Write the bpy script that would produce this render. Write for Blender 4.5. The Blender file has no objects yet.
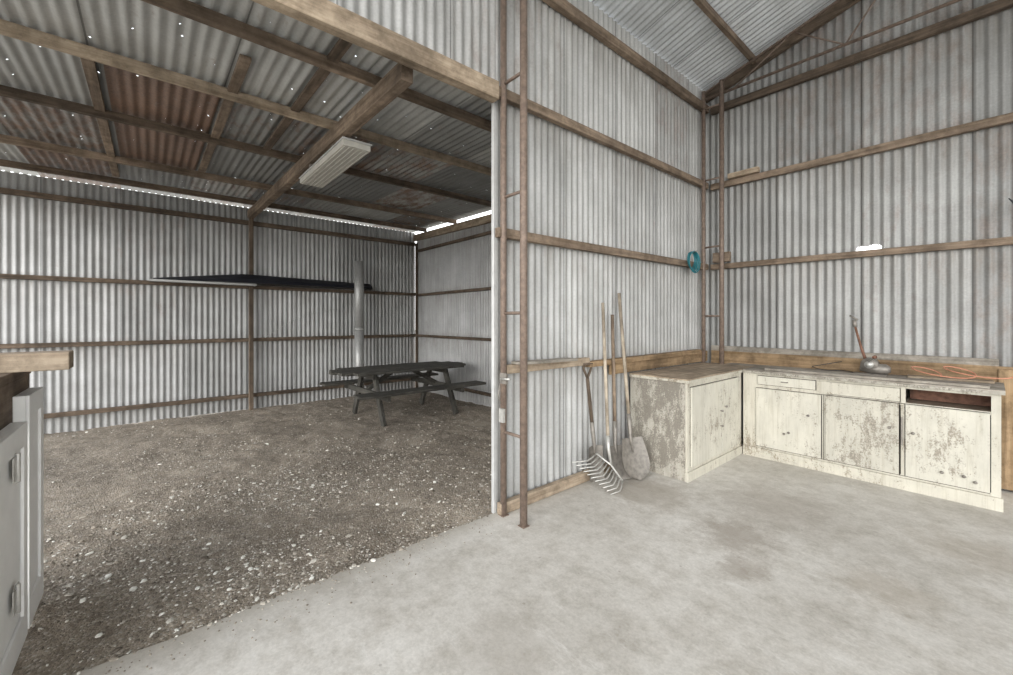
import bpy, bmesh, math, random
from mathutils import Vector, Matrix, noise
random.seed(7)
scene=bpy.context.scene
PX=-2.4      # partition plane
EY=5.55      # end wall plane
BX=-8.1      # lean-to back wall
LY=4.4       # lean-to end wall
H=1.45
# ------------------------------------------------------------------ materials
def newmat(name):
    m=bpy.data.materials.new(name); m.use_nodes=True
    nt=m.node_tree; b=nt.nodes['Principled BSDF']
    return m,nt,b
def N(nt,t,**k):
    n=nt.nodes.new(t)
    for a,v in k.items():
        setattr(n,a,v)
    return n
def ramp(nt,fac,stops):
    r=N(nt,'ShaderNodeValToRGB'); e=r.color_ramp.elements
    while len(e)<len(stops): e.new(.5)
    for i,(p,c) in enumerate(stops):
        e[i].position=p; e[i].color=(*c,1) if len(c)==3 else c
    nt.links.new(fac,r.inputs['Fac']); return r.outputs['Color']
def noisen(nt,vec,scale,detail=6,rough=.6,mapscale=None,loc=None,rot=None):
    if mapscale or loc or rot:
        mp=N(nt,'ShaderNodeMapping')
        if mapscale: mp.inputs['Scale'].default_value=mapscale
        if loc: mp.inputs['Location'].default_value=loc
        if rot: mp.inputs['Rotation'].default_value=rot
        nt.links.new(vec,mp.inputs['Vector']); vec=mp.outputs[0]
    n=N(nt,'ShaderNodeTexNoise'); n.inputs['Scale'].default_value=scale
    n.inputs['Detail'].default_value=detail; n.inputs['Roughness'].default_value=rough
    nt.links.new(vec,n.inputs['Vector']); return n.outputs['Fac']
def mix(nt,f,a,b,mode='MIX'):
    n=N(nt,'ShaderNodeMix',data_type='RGBA',blend_type=mode)
    for s,v in ((n.inputs[0],f),(n.inputs[6],a),(n.inputs[7],b)):
        if isinstance(v,(int,float)): s.default_value=v
        elif isinstance(v,tuple): s.default_value=(*v,1) if len(v)==3 else v
        else: nt.links.new(v,s)
    return n.outputs[2]
def mathn(nt,op,a,b=None,c=None,clamp=False):
    n=N(nt,'ShaderNodeMath',operation=op); n.use_clamp=clamp
    for i,v in enumerate((a,b,c)):
        if v is None: continue
        if isinstance(v,(int,float)): n.inputs[i].default_value=v
        else: nt.links.new(v,n.inputs[i])
    return n.outputs[0]
def bump(nt,b,h,strength=.3,dist=.01):
    n=N(nt,'ShaderNodeBump'); n.inputs['Strength'].default_value=strength
    n.inputs['Distance'].default_value=dist
    nt.links.new(h,n.inputs['Height']); nt.links.new(n.outputs[0],b.inputs['Normal'])
def simple(name,col,rough=.6,metal=0,var=.25,scale=20,bs=.2):
    m,nt,b=newmat(name); tc=N(nt,'ShaderNodeTexCoord')
    f=noisen(nt,tc.outputs['Object'],scale)
    c=ramp(nt,f,[(.25,tuple(x*(1-var) for x in col)),(.75,tuple(min(1,x*(1+var)) for x in col))])
    nt.links.new(c,b.inputs['Base Color']); b.inputs['Roughness'].default_value=rough
    b.inputs['Metallic'].default_value=metal
    bump(nt,b,f,bs,.004); return m
def wood(name,dark,light,axis):
    m,nt,b=newmat(name); tc=N(nt,'ShaderNodeTexCoord')
    s=[28,28,28]; s[axis]=1.6
    g=noisen(nt,tc.outputs['Object'],1,8,.65,tuple(s))
    l=noisen(nt,tc.outputs['Object'],1.3,3,.5)
    bl=noisen(nt,tc.outputs['Object'],9,5,.7)
    c1=ramp(nt,g,[(.3,dark),(.7,light)])
    c2=ramp(nt,l,[(.3,(.6,.58,.56)),(.7,(1.2,1.18,1.15))])
    c=mix(nt,1.0,c1,c2,'MULTIPLY')
    c=mix(nt,.8,c,ramp(nt,bl,[(.35,(.5,.48,.45)),(.6,(1.08,1.08,1.08))]),'MULTIPLY')
    nt.links.new(c,b.inputs['Base Color']); b.inputs['Roughness'].default_value=.85
    bump(nt,b,g,.5,.006); return m
def woods(name,d,l): return [wood(name+'_'+'xyz'[i],d,l,i) for i in range(3)]
W_BROWN=woods('wood_weathered_brown',(.12,.085,.058),(.34,.265,.20))
W_DARK=woods('wood_dark_aged',(.055,.04,.028),(.20,.15,.11))
W_PALE=woods('wood_pale',(.24,.18,.125),(.54,.45,.345))
W_GREY=woods('wood_grey',(.19,.175,.15),(.48,.445,.395))
W_YEL=woods('wood_yellow',(.20,.13,.065),(.46,.33,.20))
W_TABLE=woods('wood_table_dark',(.028,.028,.025),(.12,.115,.10))

def iron(name,base,holes=0,rustamt=.35,metal=.2,rails=(),spot=None):
    m,nt,b=newmat(name); uv=N(nt,'ShaderNodeUVMap'); uv.uv_map='UVMap'
    V=uv.outputs[0]
    tone=N(nt,'ShaderNodeAttribute',attribute_name='tone').outputs['Fac']
    rust=N(nt,'ShaderNodeAttribute',attribute_name='rust').outputs['Fac']
    streak=noisen(nt,V,1,6,.6,(14,.9,1))
    blot=noisen(nt,V,2.2,6,.65)
    fine=noisen(nt,V,55,3,.6)
    c=ramp(nt,streak,[(.25,tuple(x*.76 for x in base)),(.75,tuple(x*1.12 for x in base))])
    c=mix(nt,1,c,ramp(nt,blot,[(.3,(.80,.795,.78)),(.7,(1.08,1.08,1.08))]),'MULTIPLY')
    c=mix(nt,.5,c,ramp(nt,fine,[(.3,(.82,.82,.82)),(.7,(1.14,1.14,1.14))]),'MULTIPLY')
    cb=N(nt,'ShaderNodeCombineColor')
    for i in range(3): nt.links.new(tone,cb.inputs[i])
    c=mix(nt,1,c,cb.outputs[0],'MULTIPLY')
    if rails:
        su=N(nt,'ShaderNodeSeparateXYZ'); nt.links.new(V,su.inputs[0])
        tot=None
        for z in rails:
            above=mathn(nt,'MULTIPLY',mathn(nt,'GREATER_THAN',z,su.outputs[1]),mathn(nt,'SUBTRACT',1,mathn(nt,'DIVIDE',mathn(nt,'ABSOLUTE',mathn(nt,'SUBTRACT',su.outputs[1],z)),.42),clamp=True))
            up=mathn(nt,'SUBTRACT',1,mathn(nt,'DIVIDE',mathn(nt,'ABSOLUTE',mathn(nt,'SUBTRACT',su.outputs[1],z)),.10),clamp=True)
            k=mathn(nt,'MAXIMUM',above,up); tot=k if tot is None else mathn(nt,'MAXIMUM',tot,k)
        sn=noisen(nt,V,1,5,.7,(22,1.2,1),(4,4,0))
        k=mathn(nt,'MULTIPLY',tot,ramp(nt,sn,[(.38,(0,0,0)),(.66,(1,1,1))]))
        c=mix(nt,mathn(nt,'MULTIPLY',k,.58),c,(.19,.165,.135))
    rn=noisen(nt,V,3.5,8,.7,(2.5,1,1),(3,5,0))
    rf=mathn(nt,'ADD',rn,mathn(nt,'MULTIPLY',rust,.45))
    rf=ramp(nt,rf,[(.66,(0,0,0)),(.86,(1,1,1))])
    rcol=ramp(nt,mathn(nt,'ADD',mathn(nt,'MULTIPLY',fine,.5),mathn(nt,'MULTIPLY',blot,.5)),[(.35,(.09,.048,.03)),(.65,(.26,.15,.095))])
    rfm=mathn(nt,'MULTIPLY',rf,rustamt if rustamt<1 else .9)
    c=mix(nt,rfm,c,rcol)
    nt.links.new(c,b.inputs['Base Color'])
    nt.links.new(mathn(nt,'SUBTRACT',metal,mathn(nt,'MULTIPLY',rfm,metal)),b.inputs['Metallic'])
    b.inputs['Roughness'].default_value=.5
    bump(nt,b,blot,.15,.01)
    isn=None
    if holes:
        vo=N(nt,'ShaderNodeTexVoronoi',voronoi_dimensions='2D',feature='F1'); vo.inputs['Scale'].default_value=4.3
        nt.links.new(V,vo.inputs['Vector'])
        sp=N(nt,'ShaderNodeSeparateColor'); nt.links.new(vo.outputs['Color'],sp.inputs[0])
        rad=mathn(nt,'MULTIPLY',mathn(nt,'MAXIMUM',mathn(nt,'SUBTRACT',sp.outputs[0],1-holes),0),.030/holes)
        isn=mathn(nt,'LESS_THAN',vo.outputs['Distance'],rad)
    if spot:
        tc=N(nt,'ShaderNodeTexCoord'); mp=N(nt,'ShaderNodeMapping'); mp.inputs['Scale'].default_value=(1,0,2.6)
        nt.links.new(tc.outputs['Object'],mp.inputs['Vector'])
        ds=N(nt,'ShaderNodeVectorMath',operation='DISTANCE'); ds.inputs[1].default_value=(spot[0],0,spot[1]*2.6)
        nt.links.new(mp.outputs[0],ds.inputs[0])
        nn=noisen(nt,tc.outputs['Object'],22,4,.7)
        isn=mathn(nt,'LESS_THAN',mathn(nt,'ADD',ds.outputs['Value'],mathn(nt,'MULTIPLY',nn,.25)),.225)
    if isn is not None:
        tr=N(nt,'ShaderNodeBsdfTransparent'); ms=N(nt,'ShaderNodeMixShader')
        out=[n for n in nt.nodes if n.type=='OUTPUT_MATERIAL'][0]
        nt.links.new(isn,ms.inputs[0]); nt.links.new(b.outputs[0],ms.inputs[1]); nt.links.new(tr.outputs[0],ms.inputs[2])
        nt.links.new(ms.outputs[0],out.inputs['Surface'])
    return m
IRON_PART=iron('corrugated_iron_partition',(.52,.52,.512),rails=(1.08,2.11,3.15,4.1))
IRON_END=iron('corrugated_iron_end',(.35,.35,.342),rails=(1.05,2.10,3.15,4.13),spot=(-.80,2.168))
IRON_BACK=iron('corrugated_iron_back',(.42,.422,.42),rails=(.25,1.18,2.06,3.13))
IRON_ROOF=iron('corrugated_iron_roof',(.78,.81,.84))
IRON_LEAN=iron('corrugated_iron_lean_roof',(.35,.352,.342),holes=.5,rustamt=1,metal=.1)

STEEL=simple('painted_rusty_steel',(.19,.14,.11),.6,.15,.4,30)
GALV=simple('galvanised_grey',(.40,.40,.39),.45,.4,.15,25)
BLACK=simple('black_plastic',(.014,.015,.02),.35,0,.3,10)
SILV=simple('worn_steel',(.52,.51,.48),.4,.5,.2,30)
DSTEEL=simple('dark_steel',(.24,.22,.195),.5,.4,.35,25)
TEAL=simple('teal_rope',(.02,.17,.20),.5,0,.2,60)
ORANGE=simple('orange_cable',(.55,.24,.15),.5,0,.2,60)
HANDLE=wood('handle_wood',(.28,.23,.18),(.55,.49,.40),2)
DIFF=simple('diffuser_plastic',(.54,.52,.47),.5,0,.15,12,.05)
WPAINT=simple('white_gloss_paint',(.86,.86,.84),.45,0,.06,8,.05)
EDGE=simple('zinc_edge_flashing',(.52,.52,.51),.5,.2,.15,12,.05)
REDR=simple('rusty_red',(.20,.10,.065),.7,.2,.5,25)

def peel(name,base,worn,amount,grime):
    m,nt,b=newmat(name); tc=N(nt,'ShaderNodeTexCoord'); V=tc.outputs['Object']
    n1=noisen(nt,V,16,10,.75,(1,1,.4)); n2=noisen(nt,V,1.9,4,.6); n3=noisen(nt,V,80,4,.7)
    n4=noisen(nt,V,5,6,.7,(1,1,.5)); n5=noisen(nt,V,1,6,.7,(40,40,2.2))
    f=mathn(nt,'ADD',mathn(nt,'MULTIPLY',n1,.6),mathn(nt,'MULTIPLY',n2,.4))
    f=mathn(nt,'ADD',f,mathn(nt,'MULTIPLY',mathn(nt,'SUBTRACT',n3,.5),.3))
    k=ramp(nt,f,[(amount-.02,(1,1,1)),(amount+.05,(0,0,0))])
    bc=ramp(nt,n4,[(.3,tuple(x*grime for x in base)),(.65,base)])
    bc=mix(nt,.7,bc,ramp(nt,n5,[(.32,(.74,.71,.66)),(.5,(1,1,1))]),'MULTIPLY')
    c=mix(nt,mathn(nt,'MULTIPLY',k,.78),bc,ramp(nt,n3,[(.3,tuple(x*.5 for x in worn)),(.7,worn)]))
    nt.links.new(c,b.inputs['Base Color']); b.inputs['Roughness'].default_value=.65
    bump(nt,b,f,.5,.004); return m
PEEL=peel('peeling_cream_paint',(.58,.55,.465),(.30,.24,.17),.42,.78)
PEELG=peel('grimy_cream_paint',(.48,.45,.385),(.21,.185,.15),.485,.64)
PEELD=peel('peeling_cream_paint_door',(.585,.56,.48),(.30,.25,.19),.41,.80)
PEELW=peel('worn_cream_paint_door',(.54,.515,.44),(.27,.23,.18),.45,.76)
DARKGAP=simple('dark_gap',(.03,.025,.02),.9)

def concrete():
    m,nt,b=newmat('concrete_slab'); tc=N(nt,'ShaderNodeTexCoord'); V=tc.outputs['Object']
    a=noisen(nt,V,.9,8,.65); d=noisen(nt,V,5,10,.8); f=noisen(nt,V,70,3,.6); g=noisen(nt,V,18,8,.8,None,(2,9,0))
    c=ramp(nt,a,[(.3,(.42,.395,.355)),(.5,(.52,.495,.455)),(.7,(.62,.598,.56))])
    c=mix(nt,1,c,ramp(nt,d,[(.35,(.77,.75,.72)),(.55,(1.04,1.04,1.04))]),'MULTIPLY')
    c=mix(nt,.8,c,ramp(nt,g,[(.33,(.80,.79,.77)),(.5,(1.0,1.0,1.0)),(.68,(1.12,1.12,1.12))]),'MULTIPLY')
    c=mix(nt,.5,c,ramp(nt,f,[(.3,(.82,.82,.82)),(.7,(1.12,1.12,1.12))]),'MULTIPLY')
    def stain(p,r,col,s,thr=.5,sc=(1,1,1)):
        nonlocal c
        mp=N(nt,'ShaderNodeMapping'); mp.inputs['Scale'].default_value=sc
        nt.links.new(V,mp.inputs['Vector'])
        ds=N(nt,'ShaderNodeVectorMath',operation='DISTANCE'); ds.inputs[1].default_value=tuple(p[i]*sc[i] for i in range(2))+(0,)
        nt.links.new(mp.outputs[0],ds.inputs[0])
        fall=mathn(nt,'SUBTRACT',1,mathn(nt,'DIVIDE',ds.outputs['Value'],r))
        nn=noisen(nt,V,7,12,.85,None,(p[0],p[1],3))
        k=mathn(nt,'ADD',mathn(nt,'MULTIPLY',fall,.5),mathn(nt,'MULTIPLY',nn,1.3))
        kk=ramp(nt,k,[(thr,(0,0,0)),(min(1,thr+.2),(1,1,1))])
        c=mix(nt,mathn(nt,'MULTIPLY',kk,s),c,col)
    stain((-1.12,3.0),.42,(.26,.22,.18),.55,.80)
    stain((-.95,2.62),.26,(.27,.23,.19),.45,.86)
    stain((-.35,3.0),.35,(.33,.28,.22),.4,.80)
    stain((-.1,3.9),.5,(.33,.28,.22),.35,.80)
    stain((-1.1,3.7),.6,(.30,.26,.22),.4,.76)
    stain((-1.9,3.2),.5,(.30,.26,.21),.5,.74)
    stain((.1,2.4),.4,(.30,.26,.21),.35,.78)
    stain((-1.4,1.2),.5,(.32,.29,.25),.35,.80)
    w=noisen(nt,V,2.0,10,.85,(1,3.0,1),(7,1,0))
    c=mix(nt,mathn(nt,'MULTIPLY',ramp(nt,w,[(.56,(0,0,0)),(.66,(1,1,1))]),.42),c,(.71,.70,.67))
    for rz,lc,th in((.5,(3,1,0),.66),(2.0,(8,2,0),.66),(1.2,(5,7,0),.67)):
        sc=noisen(nt,V,1,6,.6,(1.6,60,1),lc,(0,0,rz)); gate=noisen(nt,V,2.1,2,.5,None,lc)
        k=mathn(nt,'MULTIPLY',ramp(nt,sc,[(th,(0,0,0)),(th+.05,(1,1,1))]),ramp(nt,gate,[(.48,(0,0,0)),(.6,(1,1,1))]))
        c=mix(nt,mathn(nt,'MULTIPLY',k,.5),c,(.33,.30,.265))
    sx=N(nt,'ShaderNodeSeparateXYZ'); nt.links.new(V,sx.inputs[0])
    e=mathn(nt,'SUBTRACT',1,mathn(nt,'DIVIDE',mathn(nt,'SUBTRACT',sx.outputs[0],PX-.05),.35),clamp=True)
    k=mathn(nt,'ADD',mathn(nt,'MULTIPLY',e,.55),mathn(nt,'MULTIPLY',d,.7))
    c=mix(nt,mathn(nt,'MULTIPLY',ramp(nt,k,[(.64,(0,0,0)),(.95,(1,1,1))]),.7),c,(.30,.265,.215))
    vo=N(nt,'ShaderNodeTexVoronoi',feature='F1'); vo.inputs['Scale'].default_value=6
    nt.links.new(V,vo.inputs['Vector'])
    k=mathn(nt,'LESS_THAN',vo.outputs['Distance'],.045)
    c=mix(nt,mathn(nt,'MULTIPLY',k,.4),c,(.2,.17,.14))
    nt.links.new(c,b.inputs['Base Color'])
    nt.links.new(ramp(nt,d,[(.3,(.5,.5,.5)),(.7,(.75,.75,.75))]),b.inputs['Roughness'])
    bump(nt,b,d,.12,.01); return m
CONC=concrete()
def gravelmat():
    m,nt,b=newmat('gravel_ground'); tc=N(nt,'ShaderNodeTexCoord'); V=tc.outputs['Object']
    a=noisen(nt,V,.9,7,.7); d=noisen(nt,V,16,8,.8)
    vo=N(nt,'ShaderNodeTexVoronoi',feature='F1'); vo.inputs['Scale'].default_value=85
    nt.links.new(V,vo.inputs['Vector'])
    sp=N(nt,'ShaderNodeSeparateColor'); nt.links.new(vo.outputs['Color'],sp.inputs[0])
    c=ramp(nt,d,[(.3,(.16,.132,.105)),(.5,(.28,.24,.195)),(.75,(.43,.385,.325))])
    c=mix(nt,1,c,ramp(nt,a,[(.35,(.64,.61,.57)),(.62,(1.22,1.20,1.16))]),'MULTIPLY')
    k=ramp(nt,sp.outputs[0],[(.75,(0,0,0)),(.95,(1,1,1))])
    c=mix(nt,mathn(nt,'MULTIPLY',k,.55),c,(.54,.50,.44))
    k=ramp(nt,sp.outputs[1],[(.80,(0,0,0)),(.95,(1,1,1))])
    c=mix(nt,mathn(nt,'MULTIPLY',k,.55),c,(.10,.085,.07))
    nt.links.new(c,b.inputs['Base Color']); b.inputs['Roughness'].default_value=.95
    h=mathn(nt,'SUBTRACT',d,mathn(nt,'MULTIPLY',vo.outputs['Distance'],.4))
    bump(nt,b,h,.8,.018); return m
GRAV=gravelmat()
def pebmat():
    m,nt,b=newmat('pebbles'); at=N(nt,'ShaderNodeAttribute',attribute_name='tone')
    c=ramp(nt,at.outputs['Fac'],[(0,(.14,.115,.09)),(.5,(.31,.27,.22)),(.85,(.50,.46,.40)),(1,(.78,.76,.70))])
    nt.links.new(c,b.inputs['Base Color']); b.inputs['Roughness'].default_value=.9; return m
PEB=pebmat()

# ------------------------------------------------------------------ mesh builder
class MB:
    def __init__(s,name): s.name=name; s.bm=bmesh.new(); s.mats=[]
    def mi(s,m):
        if m not in s.mats: s.mats.append(m)
        return s.mats.index(m)
    def add(s,verts,faces,mat,smooth=False):
        vs=[s.bm.verts.new(v) for v in verts]; i=s.mi(mat); out=[]
        for f in faces:
            try: fc=s.bm.faces.new([vs[k] for k in f])
            except ValueError: continue
            fc.material_index=i; fc.smooth=smooth; out.append(fc)
        return vs
    def box(s,x0,x1,y0,y1,z0,z1,mat,R=None):
        if isinstance(mat,list):
            d=[abs(x1-x0),abs(y1-y0),abs(z1-z0)]; mat=mat[d.index(max(d))]
        v=[(x,y,z) for x in(x0,x1) for y in(y0,y1) for z in(z0,z1)]
        f=[(0,1,3,2),(4,6,7,5),(0,4,5,1),(2,3,7,6),(0,2,6,4),(1,5,7,3)]
        if R is not None: v=[R@Vector(p) for p in v]
        s.add(v,f,mat)
    def beam(s,p,q,w,h,mat,up=(0,0,1),w2=None):
        p=Vector(p);q=Vector(q);d=(q-p).normalized(); up=Vector(up)
        a=d.cross(up)
        if a.length<1e-4: a=Vector((1,0,0))
        a.normalize(); b=a.cross(d).normalized()
        if isinstance(mat,list):
            k=[abs(c) for c in d]; mat=mat[k.index(max(k))]
        v=[]
        for c,ww in((p,w),(q,w2 or w)):
            for sa,sb in((-1,-1),(1,-1),(1,1),(-1,1)): v.append(c+a*sa*ww/2+b*sb*h/2)
        s.add(v,[(3,2,1,0),(4,5,6,7),(0,1,5,4),(1,2,6,5),(2,3,7,6),(3,0,4,7)],mat)
    def tube(s,pts,r,mat,n=10,closed=False):
        pts=[Vector(p) for p in pts]; rr=r if isinstance(r,(list,tuple)) else [r]*len(pts)
        v=[];m=len(pts); prev=None
        for i,p in enumerate(pts):
            if closed: t=pts[(i+1)%m]-pts[i-1]
            else: t=pts[min(i+1,m-1)]-pts[max(i-1,0)]
            t.normalize()
            if prev is None:
                a=t.cross(Vector((0,0,1)))
                if a.length<.05: a=t.cross(Vector((1,0,0)))
            else: a=prev-t*prev.dot(t)
            a.normalize(); prev=a; b=t.cross(a)
            for k in range(n):
                an=2*math.pi*k/n; v.append(p+(a*math.cos(an)+b*math.sin(an))*rr[i])
        f=[]
        for i in range(m if closed else m-1):
            j=(i+1)%m
            for k in range(n): f.append((i*n+k,i*n+(k+1)%n,j*n+(k+1)%n,j*n+k))
        if not closed: f.append(tuple(range(n-1,-1,-1))); f.append(tuple((m-1)*n+k for k in range(n)))
        s.add(v,f,mat,True)
    def done(s,bevel=0,name=None):
        bmesh.ops.recalc_face_normals(s.bm,faces=s.bm.faces)
        me=bpy.data.meshes.new(s.name); s.bm.to_mesh(me); s.bm.free()
        for m in s.mats: me.materials.append(m)
        o=bpy.data.objects.new(s.name,me); scene.collection.objects.link(o)
        if bevel:
            b=o.modifiers.new('bevel','BEVEL'); b.width=bevel; b.segments=2; b.limit_method='ANGLE'; b.harden_normals=False
        return o

def corr(name,P,A,B,La,Lb,mat,rows=None,pitch=.0762,amp=.0088,top=None,bot=None,tonef=None,sheet=.762,seed=1,edge_jit=0):
    """corrugated sheet wall: ridges run along B, wave across A"""
    rnd=random.Random(seed)
    P=Vector(P);A=Vector(A).normalized();B=Vector(B).normalized();Nn=A.cross(B).normalized()
    st=8; n=int(La/pitch*st); rows=rows or [0,Lb]
    verts=[];faces=[];uvs=[];tone=[];rust=[]
    tones={};
    def tr(si,ri):
        if (si,ri) not in tones: tones[(si,ri)]=(rnd.uniform(.80,1.09),rnd.random()**3*.5,rnd.uniform(-.02,.02)*edge_jit)
        return tones[(si,ri)]
    def si_of(i): return int(((i+.5)*pitch/st)/sheet)
    for ri in range(len(rows)-1):
        for i in range(n):
            a0=i*pitch/st; a1=(i+1)*pitch/st; am=(a0+a1)/2; si=si_of(i); sp=si_of(max(i-1,0))
            t,r,j=tr(si,ri)
            if tonef:
                o=tonef(si,ri,am,rows[ri])
                if o: t,r=o
            if sp!=si: t*=.45
            base=len(verts)
            for a,ss in((a0,sp),(a1,si)):
                w=amp*math.sin(2*math.pi*a/pitch)+.003*(ss%2)+.003*ri
                b0=rows[ri]-(.04 if ri else 0)+(tr(si,ri)[2] if ri==0 else 0); b1=rows[ri+1]
                if bot and ri==0: b0=bot(a)
                if top and ri==len(rows)-2: b1=top(a)
                for b in(b0,b1): verts.append(P+A*a+B*b+Nn*w); uvs.append((a,b))
            faces.append((base,base+2,base+3,base+1)); tone.append(t); rust.append(r)
    me=bpy.data.meshes.new(name); me.from_pydata([tuple(v) for v in verts],[],faces)
    uvl=me.uv_layers.new(name='UVMap')
    for l in me.loops: uvl.data[l.index].uv=uvs[l.vertex_index]
    ta=me.attributes.new('tone','FLOAT','FACE'); ta.data.foreach_set('value',tone)
    ra=me.attributes.new('rust','FLOAT','FACE'); ra.data.foreach_set('value',rust)
    bm=bmesh.new(); bm.from_mesh(me); bmesh.ops.remove_doubles(bm,verts=bm.verts,dist=.0004)
    for f in bm.faces: f.smooth=True
    bm.to_mesh(me); bm.free()
    me.materials.append(mat)
    o=bpy.data.objects.new(name,me); scene.collection.objects.link(o); return o

# ------------------------------------------------------------------ shell
Y0=1.975
hm=lambda x: 4.42+.29*(x-PX) if x<1.6 else 4.42+.29*(1.6-PX)-.29*(x-1.6)
hs=lambda x: 3.235+(PX-x)*.022
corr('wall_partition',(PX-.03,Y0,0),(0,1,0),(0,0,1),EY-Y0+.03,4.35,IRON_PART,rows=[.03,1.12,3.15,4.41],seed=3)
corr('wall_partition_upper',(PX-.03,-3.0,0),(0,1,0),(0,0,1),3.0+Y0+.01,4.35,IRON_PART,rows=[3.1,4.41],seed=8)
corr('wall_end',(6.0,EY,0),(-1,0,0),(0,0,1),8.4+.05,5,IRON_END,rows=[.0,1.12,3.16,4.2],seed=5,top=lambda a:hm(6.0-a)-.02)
s=Vector((1,0,.29)); L=4.0*s.length
corr('ceiling_main_roof_slope',(PX-.15,-2.2,hm(PX)-.0435+.01),(0,1,0),(1,0,.29),EY+2.3,L+.15,IRON_ROOF,rows=[0,L+.15],seed=11)
corr('ceiling_main_roof_far_slope',(1.6,-2.2,hm(1.6)+.01),(0,1,0),(1,0,-.29),EY+2.3,L,IRON_ROOF,rows=[0,L],seed=12)
corr('wall_back_lean_to',(BX-.02,-2.6,-.06),(0,1,0),(0,0,1),LY+2.6-.03,3.3,IRON_BACK,rows=[0,1.24,3.39],seed=14,edge_jit=1)
corr('wall_end_lean_to',(PX-.06,LY,-.06),(-1,0,0),(0,0,1),-(BX-PX)-.06,3.3,IRON_BACK,rows=[0,3.25],seed=16)
def rf(si,ri,a,b):
    y=a-2.6
    r=random.Random(si*31+ri*7)
    t=r.uniform(.6,1.45); ru=r.random()**2*.65
    if -.25<y<.45 and ri in(1,2): return (.9,1.0)
    if -1.1<y<-.3 and ri==3: return (.9,.75)
    if ri==0 and 1.2<y<2.0: return (1.5,.1)
    return (t,ru)
corr('ceiling_lean_to_roof',(PX-.04,-2.6,hs(PX)+.015),(0,1,0),(-1,0,.022),LY+2.6+.05,5.9,IRON_LEAN,rows=[0,1.6,2.7,4.2,5.95],seed=18,tonef=rf)

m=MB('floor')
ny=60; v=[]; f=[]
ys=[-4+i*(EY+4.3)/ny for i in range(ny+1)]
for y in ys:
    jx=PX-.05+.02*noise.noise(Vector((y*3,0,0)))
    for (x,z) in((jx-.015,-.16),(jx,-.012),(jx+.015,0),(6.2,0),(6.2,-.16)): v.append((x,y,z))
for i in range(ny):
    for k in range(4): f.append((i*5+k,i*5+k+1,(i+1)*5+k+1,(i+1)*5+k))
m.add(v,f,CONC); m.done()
def gz(x,y):
    n=.022*noise.noise(Vector((x*1.3,y*1.3,0)))+.018*noise.noise(Vector((x*5,y*5,2)))+.011*noise.noise(Vector((x*16,y*16,4)))
    return -.028+n-.015*min(1,(PX-x)/1.5)
X0,X1,YA,YB=-9.2,-2.42,-5,5.0; st=.04
nx=int((X1-X0)/st);ny=int((YB-YA)/st);V=[];F=[];T=[]
for i in range(nx+1):
    for j in range(ny+1):
        x=X0+(X1-X0)*i/nx;y=YA+(YB-YA)*j/ny; V.append((x,y,gz(x,y)))
for i in range(nx):
    for j in range(ny):
        a=i*(ny+1)+j; F.append((a,a+ny+1,a+ny+2,a+1)); T.append(.5)
ng=len(F)
ico=bmesh.new(); bmesh.ops.create_icosphere(ico,subdivisions=1,radius=1)
iv=[v.co.copy() for v in ico.verts]; fi=[[v.index for v in f.verts] for f in ico.faces]; ico.free()
cnt=0
while cnt<15000:
    x=random.uniform(-7.9,-2.5); y=random.uniform(-1.6,4.2)
    if cnt<11500:
        x=-2.42-abs(random.gauss(0,1.6)); y=random.gauss(.5,1.1)
        if x<-7.9 or y>4.2: continue
    if noise.noise(Vector((x*1.1,y*1.1,9)))<random.uniform(-.6,.4): continue
    cnt+=1
    r=random.uniform(.0025,.0075)*(1+ (random.random()**8)*1.8)
    sc=Vector((random.uniform(.7,1.5),random.uniform(.7,1.5),random.uniform(.35,.7)))*r
    rot=Matrix.Rotation(random.uniform(0,6.28),3,'Z')@Matrix.Rotation(random.uniform(-.4,.4),3,'X')
    c=Vector((x,y,max(gz(x,y),0 if x>PX-.05 else -9)+r*.2)); b=len(V); t=min(.95,max(0,random.gauss(.48,.28)))
    if random.random()<.07:t=1
    for p in iv:
        q=Vector((p.x*sc.x,p.y*sc.y,p.z*sc.z))*random.uniform(.75,1.2); V.append(tuple(c+rot@q))
    for ff in fi: F.append([b+k for k in ff]); T.append(t)
for k in range(300):
    x=PX+abs(random.gauss(0,.12))-.02; y=random.uniform(-.6,1.9); r=random.uniform(.002,.006); b=len(V)
    for p in iv: V.append((x+p.x*r*random.uniform(.8,1.2),y+p.y*r*random.uniform(.8,1.2),r*.3+p.z*r*.6))
    t=random.uniform(.1,.8)
    for ff in fi: F.append([b+q for q in ff]); T.append(t)
me=bpy.data.meshes.new('floor_gravel'); me.from_pydata(V,[],F)
a=me.attributes.new('tone','FLOAT','FACE'); a.data.foreach_set('value',T)
me.materials.append(GRAV); me.materials.append(PEB)
me.polygons.foreach_set('material_index',[0]*ng+[1]*(len(F)-ng))
me.polygons.foreach_set('use_smooth',[True]*ng+[False]*(len(F)-ng))
o=bpy.data.objects.new('floor_gravel',me); scene.collection.objects.link(o)
OUT=simple('outside_dirt',(.40,.37,.32),.95,0,.2,2)
m=MB('ground_outside'); m.box(-60,60,-60,60,-.4,-.17,OUT); m.done()

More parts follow.
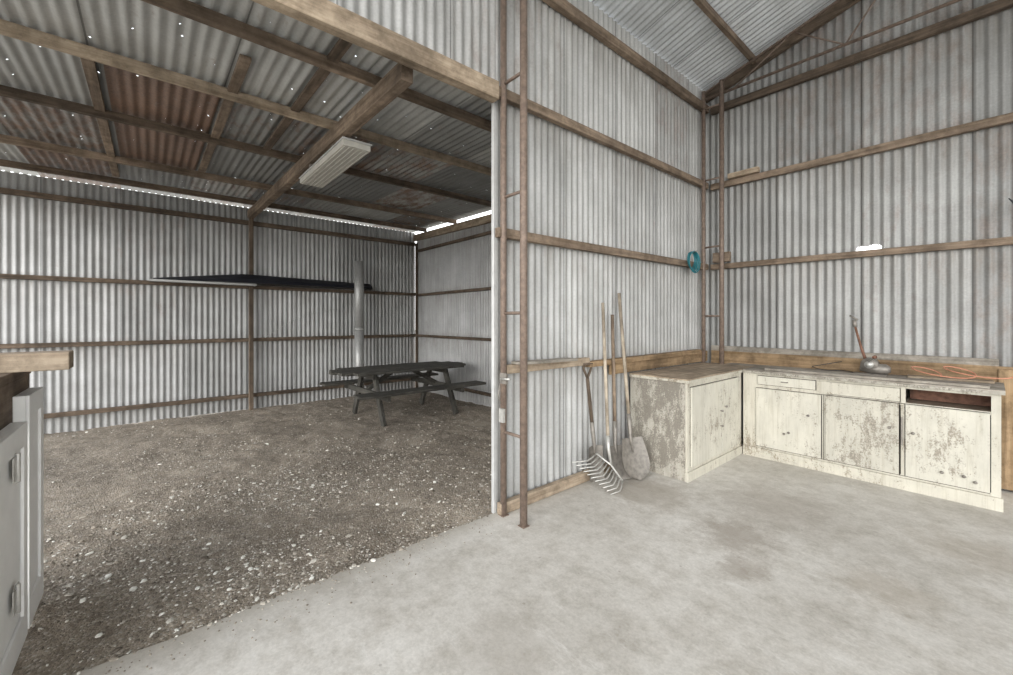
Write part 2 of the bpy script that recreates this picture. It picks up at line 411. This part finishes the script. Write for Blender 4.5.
# ------------------------------------------------------------------ timber framing
def timber(name,parts,bev=.004):
    m=MB(name)
    for p in parts: m.beam(*p)
    return m.done(bev)
gx=PX+.02
timber('trim_partition_girt_upper',[((gx,Y0-.02,3.14),(gx,EY-.1,3.17),.05,.075,W_BROWN)])
timber('trim_partition_girt_mid',[((gx,Y0-.02,2.10),(gx,EY-.1,2.13),.05,.07,W_BROWN)])
timber('trim_partition_eave_plate',[((gx,-3,4.08),(gx,EY-.1,4.15),.06,.09,W_BROWN)])
timber('trim_partition_rail_low',[((gx+.01,Y0+.05,1.08),(gx+.01,3.0,1.08),.06,.065,W_PALE),((gx+.01,3.0,1.05),(gx+.01,EY-.35,1.06),.07,.05,W_YEL),
   ((gx+.05,2.1,1.125),(gx+.05,2.75,1.115),.12,.02,W_GREY),((gx,3.35,.99),(gx,EY-.1,.99),.02,.13,W_YEL)])
timber('trim_header_beam',[((PX+.02,-3,3.09),(PX+.02,Y0-.03,3.13),.08,.13,W_PALE),((PX-.08,-3,3.17),(PX-.08,Y0-.03,3.17),.05,.05,W_DARK)])
timber('baseboard_partition',[((gx,Y0,.045),(gx,3.6,.045),.05,.085,W_PALE)])
timber('trim_partition_stud',[((PX-.035,Y0-.005,0),(PX-.035,Y0-.005,3.08),.03,.03,[EDGE]*3)])
ey=EY-.04
timber('trim_end_girt_upper',[((PX+.05,ey,3.16),(6,ey,3.14),.05,.075,W_BROWN)])
timber('trim_end_girt_mid',[((PX+.05,ey,2.13),(6,ey,2.09),.05,.065,W_BROWN)])
timber('trim_end_tie_beam',[((PX+.05,ey,4.14),(6,ey,4.12),.06,.085,W_DARK)])
timber('trim_end_board_low',[((PX+.05,ey+.01,1.06),(.05,ey+.01,1.05),.03,.13,W_GREY),((PX+.05,ey,.98),(6,ey,.96),.02,.16,W_YEL)]+
   [((.12+i*.155,ey-.02,.02),(.12+i*.155,ey-.02,1.03),.15,.02,W_YEL,(0,1,0)) for i in range(8)])
timber('roof_gable_rafter',[((PX-.05,ey,hm(PX)-.09),(1.6,ey,hm(1.6)-.09),.06,.11,W_DARK),((1.6,ey,hm(1.6)-.09),(5.6,ey,hm(5.6)-.09),.06,.11,W_DARK)])
pl=[]
for x in(-1.83,-.75,.35,1.5,2.6,3.7,4.8): pl.append(((x,-2.2,hm(x)-.05),(x,EY-.08,hm(x)-.05),.045,.075,W_BROWN))
timber('roof_purlin_set_main',pl)
lp=[]
for x,w,mt in((-2.95,.05,W_BROWN),(-3.9,.05,W_PALE),(-5.05,.05,W_DARK),(-6.5,.055,W_BROWN),(-7.6,.05,W_DARK)):
    lp.append(((x,-2.6,hs(x)-.045),(x,LY-.05,hs(x)-.045),w,.075,mt))
timber('roof_purlin_set_lean_to',lp)
timber('roof_rafter_lean_to',[((PX-.1,1.29,hs(PX)-.15),(BX+.02,1.29,hs(BX)-.15),.085,.13,W_BROWN)])
timber('roof_rafter_lean_to',[((PX-.1,-2.0,hs(PX)-.15),(BX+.02,-2.0,hs(BX)-.15),.085,.13,W_DARK)])
timber('roof_rafter_lean_to',[((PX-.1,LY-.06,hs(PX)-.15),(BX+.02,LY-.06,hs(BX)-.15),.06,.13,W_PALE)])
timber('roof_batten_set_lean_to',[((-3.3,.5,hs(-3.3)-.02),(-6.4,.5,hs(-6.4)-.02),.07,.03,W_BROWN),((-3.95,-.32,hs(-4)-.02),(-7.4,-.32,hs(-7.4)-.02),.07,.03,W_BROWN),
    ((-2.6,.95,hs(-2.6)-.02),(-5.0,.95,hs(-5)-.02),.07,.03,W_DARK)])
bx=BX+.03
timber('trim_back_girts',[((bx,-2.6,z),(bx,LY-.06,z+.0),.05,.06,mt) for z,mt in((.19,W_DARK),(1.12,W_DARK),(2.0,W_DARK))]+
   [((bx,-2.6,3.07),(bx,LY-.06,3.07),.06,.07,W_DARK)])
timber('wall_post_back',[((bx+.06,1.29,-.05),(bx+.06,1.29,hs(BX)-.21),.075,.06,W_DARK)])
timber('wall_post_corner_back',[((BX+.05,LY-.03,-.05),(BX+.05,LY-.03,3.1),.04,.05,W_DARK)])
ly=LY-.05
timber('trim_lean_end_girts',[((PX-.1,ly,z),(BX+.08,ly,z),.05,.05,W_DARK) for z in(.19,1.12,1.98,2.92)])

# ------------------------------------------------------------------ steel columns + trusses
def column(y):
    m=MB('steel_column')
    xa,xb=-2.36,-2.14
    m.tube([(xa,y,0),(xa,y,4.33)],.024,STEEL); m.tube([(xb,y,0),(xb,y,4.38)],.027,STEEL)
    for z in(.62,1.5,2.36,3.2,4.1): m.tube([(xa,y,z),(xb,y,z)],.012,STEEL,8)
    m.box(xa-.03,xa+.03,y-.03,y+.03,0,.006,STEEL); m.box(xb-.03,xb+.03,y-.03,y+.03,0,.006,STEEL)
    m.tube([(xa,y,4.22),(5.6,y,4.22)],.016,STEEL,8)
    m.tube([(xa,y,4.3),(1.6,y,hm(1.6)-.13),(5.5,y,hm(5.5)-.13)],.016,STEEL,8)
    xs=[-2.0,-1.4,-.95,-.5,-.05,.4,.85,1.3,1.75,2.2,2.65,3.1,3.55,4,4.45]
    for i in range(len(xs)-1):
        za=4.22 if i%2==0 else hm(xs[i])-.13; zb=hm(xs[i+1])-.13 if i%2==0 else 4.22
        m.tube([(xs[i],y,za),(xs[i+1],y,zb)],.008,STEEL,6)
    return m.done()
column(2.0); column(5.31)
m=MB('corner_bracket_block'); m.box(PX+.28,PX+.62,5.43,5.5,3.2,3.26,W_PALE); m.box(PX+.12,PX+.32,5.38,5.44,2.17,2.29,W_BROWN); m.done(.004)
m=MB('gate_latch')
m.box(-2.37,-2.30,1.975,1.99,.98,1.06,DSTEEL); m.box(-2.36,-2.31,1.955,1.975,.70,.80,SILV); m.tube([(-2.33,1.945,1.02),(-2.22,1.94,1.03)],.008,SILV,8)
m.tube([(-2.33,1.94,.98),(-2.335,1.93,.9),(-2.32,1.94,.84)],.005,DSTEEL,6); m.done()

# ------------------------------------------------------------------ cabinets
T=.92
def knob(m,p,d,mat):
    p=Vector(p); d=Vector(d); m.tube([p,p+d*.012,p+d*.02,p+d*.03],[.006,.006,.013,.006],mat,8)
m=MB('kitchen_base_cabinet')
xa,xb,ya,yb=-2.345,-1.765,3.65,4.885
yk2=5.25
m.box(xa,xb-.021,ya,ya+.018,.0,T-.035,PEELG)
m.box(xa,xb-.022,ya+.018,yk2,.0,.08,PEELG)
m.box(xa,xa+.015,ya+.02,yk2,.08,T-.035,PEELG)
m.box(xa,xb-.03,ya+.02,yk2,.12,.14,PEELG)
m.box(xb-.02,xb,ya,ya+.05,.086,T-.036,PEEL); m.box(xb-.02,xb,yb-.07,yb,.086,T-.036,PEEL)
m.box(xb-.02,xb,ya+.05,yb-.07,T-.075,T-.036,PEEL); m.box(xb-.02,xb,ya+.05,yb-.07,.086,.12,PEEL)
m.box(xb-.024,xb-.021,ya+.02,yb-.02,.1,T-.05,DARKGAP)
m.box(xb-.02,xb+.012,ya-.01,yb,.0,.085,PEEL)
m.box(xa,xb-.021,ya-.006,ya-.0005,.0,.10,PEELG); m.box(xb-.06,xb-.0205,ya-.006,ya-.0005,.1,T-.036,PEELG)
ds=(ya+.055,(ya+yb)/2+.09,yb-.075)
for i in range(2):
    m.box(xb+.001,xb+.018,ds[i],ds[i+1]-.008,.125,T-.08,PEELD)
knob(m,(xb+.018,ds[1]-.05,.55),(1,0,0),DSTEEL); knob(m,(xb+.018,ds[1]-.05,.40),(1,0,0),DSTEEL); knob(m,(xb+.018,ds[1]+.05,.58),(1,0,0),DSTEEL)
m.box(xa,xb+.02,ya-.02,yk2,T-.035,T-.0125,PEEL)
m.box(xa,xb+.017,ya-.02,yk2,T-.012,T,W_PALE)
m.done(.002)

m=MB('kitchen_base_cabinet')
xa,xb,yf,yk=-1.735,.055,4.89,EY-.075
m.box(xa+.02,xb-.02,yf+.024,yk-.014,.1,.118,PEEL)
m.box(xb-.018,xb,yf+.0205,yk-.013,.0,T-.036,PEEL); m.box(xa,xa+.018,yf+.0205,yk-.013,.0,T-.036,PEEL)
m.box(xa,xb,yk-.012,yk,.1,T-.036,PEELG)
for x in(-1.035,-.485): m.box(x-.009,x+.009,yf+.025,yk-.013,.12,.74,PEELG)
m.box(xa-.01,xb+.01,yf-.012,yf+.0195,.0,.099,PEEL)
for x0,x1 in((xa-.012,-1.62),(-1.05,-1.02),(-.5,-.47),(.005,.055)): m.box(x0,x1,yf,yf+.02,.1,T-.036,PEEL)
m.box(xa,xb-.001,yf+.001,yf+.019,.72,.745,PEEL); m.box(xa,xb-.001,yf+.001,yf+.019,.865,.883,PEEL)
m.box(xa,xb-.001,yf+.001,yf+.019,.1005,.125,PEEL)
m.box(xa+.02,xb-.02,yf+.021,yf+.023,.12,.73,DARKGAP)
for k,(x0,x1) in enumerate(((-1.62,-1.053),(-1.022,-.508),(-.472,.003))):
    m.box(x0+.003,x1-.003,yf-.018,yf-.001,.125,.732,(PEELD,PEELW,PEELD)[k])
    cx=(x0+x1)/2
    if k==0:
        for zz,xx in((.32,cx+.02),(.30,cx-.02),(.52,x1-.1)): knob(m,(xx,yf-.018,zz),(0,-1,0),DSTEEL)
    if k==2:
        for zz,xx in((.50,x0+.05),(.22,cx+.1),(.19,cx+.16),(.22,cx-.02)): knob(m,(xx,yf-.018,zz),(0,-1,0),DSTEEL)
    if k==1: knob(m,(x1-.06,yf-.018,.52),(0,-1,0),DSTEEL)
for x in (-1.052,-1.037,-.506,-.474,-1.622): m.box(x-.002,x+.002,yf-.003,yf-.0005,.12,.735,DARKGAP)
m.box(-1.62,0,yf-.003,yf-.0005,.7335,.738,DARKGAP); m.box(-1.62,0,yf-.003,yf-.0005,.117,.121,DARKGAP)
m.box(-.497,-.485,yf-.022,yf-.016,.38,.62,DSTEEL)
m.box(-1.60,-1.1,yf-.015,yf-.004,.775,.862,PEELD); m.tube([(-1.38,yf-.015,.82),(-1.38,yf-.035,.82),(-1.33,yf-.035,.82),(-1.33,yf-.015,.82)],.005,DSTEEL,6)
m.box(-1.605,-1.095,yf-.003,yf-.0005,.77,.867,DARKGAP)
m.box(-1.62,-1.05,yf+.001,yf+.012,.745,.865,PEEL)
m.box(-1.085,-.505,yf-.01,yf+.005,.75,.862,PEEL)
m.box(-.47,.005,yf+.3,yf+.31,.745,.865,REDR); m.box(-.47,.005,yf+.025,yf+.3,.735,.744,W_BROWN)
m.box(xa-.008,xb+.02,yf-.03,EY-.065,T-.035,T-.0125,PEELG); m.box(xa-.008,xb+.02,yf-.025,EY-.065,T-.012,T,W_GREY)
m.box(-2.09,xa-.009,5.255,EY-.065,T-.035,T,W_GREY); m.box(-2.09,-2.07,5.255,EY-.065,0,T-.036,PEELG)
m.done(.002)
m=MB('loose_plank'); m.beam((-1.55,5.03,T+.0105),(.0,5.0,T+.0105),.2,.02,W_GREY); m.done(.002)
m=MB('loose_plank'); m.beam((-.5,5.33,T+.01),(.02,5.38,T+.01),.12,.018,W_PALE); m.done(.002)

m=MB('bench_drill_tool')
b=Vector((-.76,5.30,T+.04))
m.tube([b+Vector((-.02,0,.06)),b+Vector((-.07,.03,.22)),b+Vector((-.12,.06,.42))],[.015,.011,.010],REDR,10)
m.tube([b+Vector((-.12,.06,.42)),b+Vector((-.13,.062,.49))],[.018,.018],DSTEEL,10)
m.tube([b+Vector((-.10,.062,.49)),b+Vector((-.165,.062,.535))],[.010,.008],DSTEEL,8)
m.tube([b+Vector((.0,-.05,.06)),b+Vector((.0,.05,.06))],.065,DSTEEL,18)
m.tube([b+Vector((.0,-.062,.06)),b+Vector((.0,-.05,.06))],.035,SILV,14)
m.tube([b+Vector((-.07,0,.03)),b+Vector((.02,0,.02)),b+Vector((.12,-.01,.02)),b+Vector((.15,-.01,.02))],[.04,.05,.05,.025],DSTEEL,12)
m.tube([b+Vector((.0,-.06,.09)),b+Vector((.05,-.07,.14)),b+Vector((.05,-.12,.14))],.009,SILV,8)
m.tube([b+Vector((.05,-.09,.14)),b+Vector((.05,-.14,.14))],.016,REDR,10)
m.box(b.x-.11,b.x+.12,b.y-.05,b.y+.05,T+.0005,T+.012,DSTEEL)
m.done()
m=MB('power_cable')
pts=[(-1.0,5.44,T+.10)]
for i in range(26):
    t=i/25; pts.append((-1.25+.35*t,5.40-.05*math.sin(t*7),T+.007+.10*max(0,.5-t)**2))
m.tube([Vector(p) for p in pts],.004,BLACK,6); m.done()
m=MB('orange_cable')
pts=[]
for i in range(90):
    t=i/89; an=t*4*math.pi
    pts.append((-.42+.40*t+.14*math.cos(an),5.22+.10*math.sin(an)-.03*t,T+.028+.07*math.sin(an*.5+.4)**2+.04*t))
m.tube(pts,.005,ORANGE,7)
m.done()
m=MB('teal_rope_coil')
for k in range(6):
    pts=[]
    for i in range(28):
        an=2*math.pi*i/28; r=.085+.006*k
        pts.append((PX+.062+.009*k, 4.93-math.cos(an)*r*(1.05+.06*(k%3)), 2.17+math.sin(an)*r*1.1-.006*k))
    m.tube(pts,.006,TEAL,7,True)
m.tube([(PX+.03,4.93,2.25),(PX+.14,4.93,2.27)],.006,DSTEEL,6)
m.done()
m=MB('wall_hook'); m.tube([(.16,5.5,2.42),(.16,5.42,2.40),(.14,5.40,2.30),(.17,5.40,2.22)],[.006,.01,.012,.004],BLACK,8)
m.tube([(.14,5.42,2.40),(.10,5.41,2.46)],[.01,.003],BLACK,6); m.done()

# ------------------------------------------------------------------ garden tools
m=MB('manure_fork')
R0=Vector((-2.27,3.00,.27));R1=Vector((-2.07,3.10,.06));T0=Vector((-2.31,2.72,.245));T1=Vector((-2.04,2.89,.012))
n=11
sock=Vector((-2.2,3.06,.22))
for i in range(n):
    t=i/(n-1); a=R0.lerp(R1,t); b=T0.lerp(T1,t)
    mid=a.lerp(b,.5)+Vector((.03,0,-.02))
    mid.z=max(mid.z,.012)
    m.tube([a,a.lerp(mid,.6)+Vector((.004,0,-.002)),mid,b],[.007,.007,.0065,.004],SILV,6)
m.tube([R0,R0.lerp(R1,.5)+Vector((0,.03,.01)),R1],.009,SILV,8)
m.tube([R0.lerp(R1,.5)+Vector((0,.03,.01)),sock+Vector((0,.02,.1)),sock+Vector((-.02,.04,.2))],[.01,.016,.02],SILV,8)
m.tube([sock+Vector((-.018,.038,.18)),(-2.355,3.21,1.61)],[.016,.015],HANDLE,10)
m.done()
def shovel(name,top,neck,tip,w,pointed,bm_,hm_,hr=.016):
    m=MB(name); top=Vector(top);neck=Vector(neck);tip=Vector(tip)
    d=(tip-neck); L=d.length; d.normalize(); side=Vector((0.25,1,0)); side=(side-d*side.dot(d)).normalized(); nn=side.cross(d)
    if nn.x<0: nn=-nn
    rows=10;cols=8;v=[];f=[]
    for i in range(rows+1):
        t=i/rows
        if pointed: ww=w*(.82+.25*math.sin(min(t/.6,1)*math.pi/2)) if t<.6 else w*1.07*math.sqrt(max(0,1-((t-.6)/.4)**2))
        else: ww=w*(.95+.05*t)
        ww=max(ww,.02)
        for j in range(cols+1):
            q=j/cols*2-1
            v.append(neck+d*L*t+side*q*ww/2+nn*(.035*q*q*(1-.6*t)+.02*t*t-.012))
    for i in range(rows):
        for j in range(cols):
            a=i*(cols+1)+j; f.append((a,a+1,a+cols+2,a+cols+1))
    v2=[p-nn*.003 for p in v]
    m.add(v,f,bm_,True); m.add(v2,[tuple(reversed(x)) for x in f],bm_,True)
    ax=(top-neck).normalized()
    m.tube([neck+d*L*.35-nn*.0,neck,neck+ax*.12,neck+ax*.22],[.006,.016,.02,hr+.003],bm_,10)
    m.tube([neck+ax*.2,top],hr,hm_,10)
    return m
m=shovel('round_point_shovel',(-2.355,3.47,1.71),(-2.17,3.38,.36),(-2.06,3.34,.012),.29,True,DSTEEL,HANDLE); m.done()
m=shovel('square_shovel',(-2.355,3.36,1.50),(-2.24,3.24,.30),(-2.16,3.22,.012),.2,False,DSTEEL,W_BROWN[2]); m.done()
m=shovel('garden_spade',(-2.345,2.97,.93),(-2.315,3.03,.32),(-2.305,3.04,.02),.16,False,DSTEEL,W_DARK[2])
tp=Vector((-2.345,2.97,.93))
m.tube([tp,tp+Vector((0,-.05,.08)),tp+Vector((0,-.055,.13))],.011,W_DARK[2],8); m.tube([tp,tp+Vector((0,.05,.08)),tp+Vector((0,.055,.13))],.011,W_DARK[2],8)
m.tube([tp+Vector((0,-.065,.13)),tp+Vector((0,.065,.13))],.012,W_DARK[2],8); m.done()

# ------------------------------------------------------------------ picnic table
m=MB('picnic_table')
cx,y0,y1=-6.08,1.95,4.15; g=-.04
tt=.71
for i in range(5):
    x=cx-.36+i*.18; e=(.22,.06,0,.06,.22)[i]
    m.box(x-.087,x+.087,y0+e,y1-e,tt-.035,tt,W_TABLE)
for sx in(-.72,.72):
    for k in(-.07,.07): m.box(cx+sx+k-.066,cx+sx+k+.066,y0+.1,y1-.08,.425,.46,W_TABLE)
for y in(2.45,3.65):
    m.beam((cx-.34,y,tt-.075),(cx+.34,y,tt-.075),.045,.08,W_TABLE)
    m.beam((cx-.82,y,.385),(cx+.82,y,.385),.045,.08,W_TABLE)
    for sx in(-1,1): m.beam((cx+sx*.55,y+.045,g),(cx+sx*.22,y+.045,tt-.04),.045,.10,W_TABLE)
    yy=y+(.45 if y<3 else -.45)
    m.beam((cx,y+.02,.40),(cx,yy,tt-.05),.045,.06,W_TABLE)
m.box(cx-.04,cx+.04,y0+.2,y1-.2,tt-.075,tt-.036,W_TABLE)
m.done(.004)

# ------------------------------------------------------------------ lean-to wall items
m=MB('black_plastic_trough')
n=24; v=[];f=[]
ya,yb=.05,3.3
for i in range(n+1):
    t=i/n; y=ya+(yb-ya)*t
    prof=.03+.14*min(1,t/.35) if t<.35 else .17-.05*(t-.35)/.65
    z0=2.04
    sec=[(.0,z0),(.0,z0+prof),(.10,z0+prof*.95),(.20,z0+prof*.45),(.22,z0+.01)]
    for a,z in sec: v.append((BX+.06+a*(.4+.6*min(1,t*4)),y,z))
for i in range(n):
    for k in range(5):
        a=i*5+k;b=i*5+(k+1)%5; f.append((a,b,b+5,a+5))
f.append((0,1,2,3,4)); f.append(tuple(n*5+k for k in range(5)))
m.add(v,f,BLACK); m.box(BX+.06,BX+.2,ya-.05,1.35,2.015,2.045,GALV); m.done()
m=MB('metal_flue_pipe')
fx,fyy=BX+.39,2.99
m.tube([(fx,fyy,-.04),(fx,fyy,1.3)],.082,GALV,20); m.tube([(fx,fyy,1.27),(fx,fyy,2.55)],.086,GALV,20)
m.tube([(fx,fyy,1.26),(fx,fyy,1.30)],.091,GALV,20); m.done()
m=MB('fencing_wire')
pts=[]
for i in range(20):
    t=i/19; pts.append((BX+.062,1.5+1.2*t,1.15+.50*t+.12*math.sin(t*math.pi)))
m.tube(pts,.005,GALV,6); m.done()
m=MB('ceiling_light_fixture')
x0,x1=-4.95,-3.6; zf=2.95
m.box(x0,x1,1.26,1.50,zf,zf+.05,DIFF); m.box(x0-.01,x1+.01,1.25,1.51,zf+.051,zf+.065,EDGE)
for i in range(6):
    yy=1.28+i*.04; m.box(x0+.02,x1-.02,yy-.006,yy+.006,zf-.008,zf-.0005,DIFF)
m.box(x0+.3,x0+.36,1.27,1.32,zf+.066,zf+.13,DSTEEL); m.box(x1-.36,x1-.3,1.27,1.32,zf+.066,zf+.13,DSTEEL)
m.done(.004)
# ------------------------------------------------------------------ workbench cupboard at left
m=MB('workbench_cupboard')
fy=-.45
m.box(-3.3,-2.0,-1.0,fy-.02,1.17,1.21,W_BROWN)
m.box(-3.19,-2.11,fy-.06,fy-.021,.96,1.169,W_BROWN)
for x in(-3.27,-2.1):
    m.box(x-.0,x+.07,fy-.09,fy-.021,-.04,1.169,W_BROWN); m.box(x,x+.07,-1.0,-.93,-.04,1.169,W_BROWN)
m.box(-3.19,-2.11,-.98,fy-.09,.2,.23,W_BROWN)
m.box(-3.29,-3.271,-.98,fy-.03,.1,1.15,WPAINT)
for k,(a,b,z1) in enumerate(((-2.86,-2.3,.99),(-3.24,-2.9,1.10))):
    z0=.02
    m.box(a,b,fy-.02,fy+.02,z0,z1,WPAINT)
    m.box(a,a+.07,fy+.0205,fy+.032,z0,z1,WPAINT); m.box(b-.07,b,fy+.0205,fy+.032,z0,z1,WPAINT)
    m.box(a+.0705,b-.0705,fy+.0205,fy+.032,z1-.1,z1,WPAINT); m.box(a+.0705,b-.0705,fy+.0205,fy+.032,z0,z0+.12,WPAINT)
for z in(.30,.84):
    x=-2.62
    m.box(x-.05,x+.05,fy+.0325,fy+.037,z-.05,z+.05,SILV); m.tube([(x,fy+.04,z-.06),(x,fy+.04,z+.06)],.009,SILV,8)
m.done(.003)
m=MB('timber_offcut'); m.beam((-2.97,-.95,1.2535),(-2.97,-.29,1.2535),.16,.085,W_PALE); m.done(.004)
m=MB('scrap_board_stack'); m.box(-3.25,-3.08,-.8,-.5,1.21,1.24,WPAINT); m.box(-3.22,-3.1,-.75,-.52,1.241,1.28,DSTEEL); m.done(.003)

# ------------------------------------------------------------------ camera, light
cam=bpy.data.cameras.new('camera'); co=bpy.data.objects.new('camera',cam); scene.collection.objects.link(co)
cam.sensor_width=36; cam.lens=36*416/1013; cam.shift_y=-17.5/1013; cam.clip_start=.05
co.location=(0,0,H); co.rotation_euler=(math.radians(90),0,math.radians(49.3)); scene.camera=co
w=bpy.data.worlds.new('overcast_sky'); scene.world=w; w.use_nodes=True; nt=w.node_tree
bg=nt.nodes['Background']; tc=N(nt,'ShaderNodeTexCoord'); sp=N(nt,'ShaderNodeSeparateXYZ'); nt.links.new(tc.outputs['Generated'],sp.inputs[0])
c=ramp(nt,sp.outputs[2],[(0,(.98,.97,.95)),(.5,(.89,.94,1)),(1,(.78,.87,1))])
nt.links.new(c,bg.inputs[0]); bg.inputs[1].default_value=3.5
sun=bpy.data.lights.new('sun','SUN'); sun.energy=2.8; sun.angle=math.radians(50); sun.color=(1,.98,.94)
so=bpy.data.objects.new('sun',sun); scene.collection.objects.link(so)
d=Vector((-.45,.85,-.42)); so.rotation_euler=d.to_track_quat('-Z','Y').to_euler()
scene.view_settings.view_transform='Standard'; scene.view_settings.exposure=0
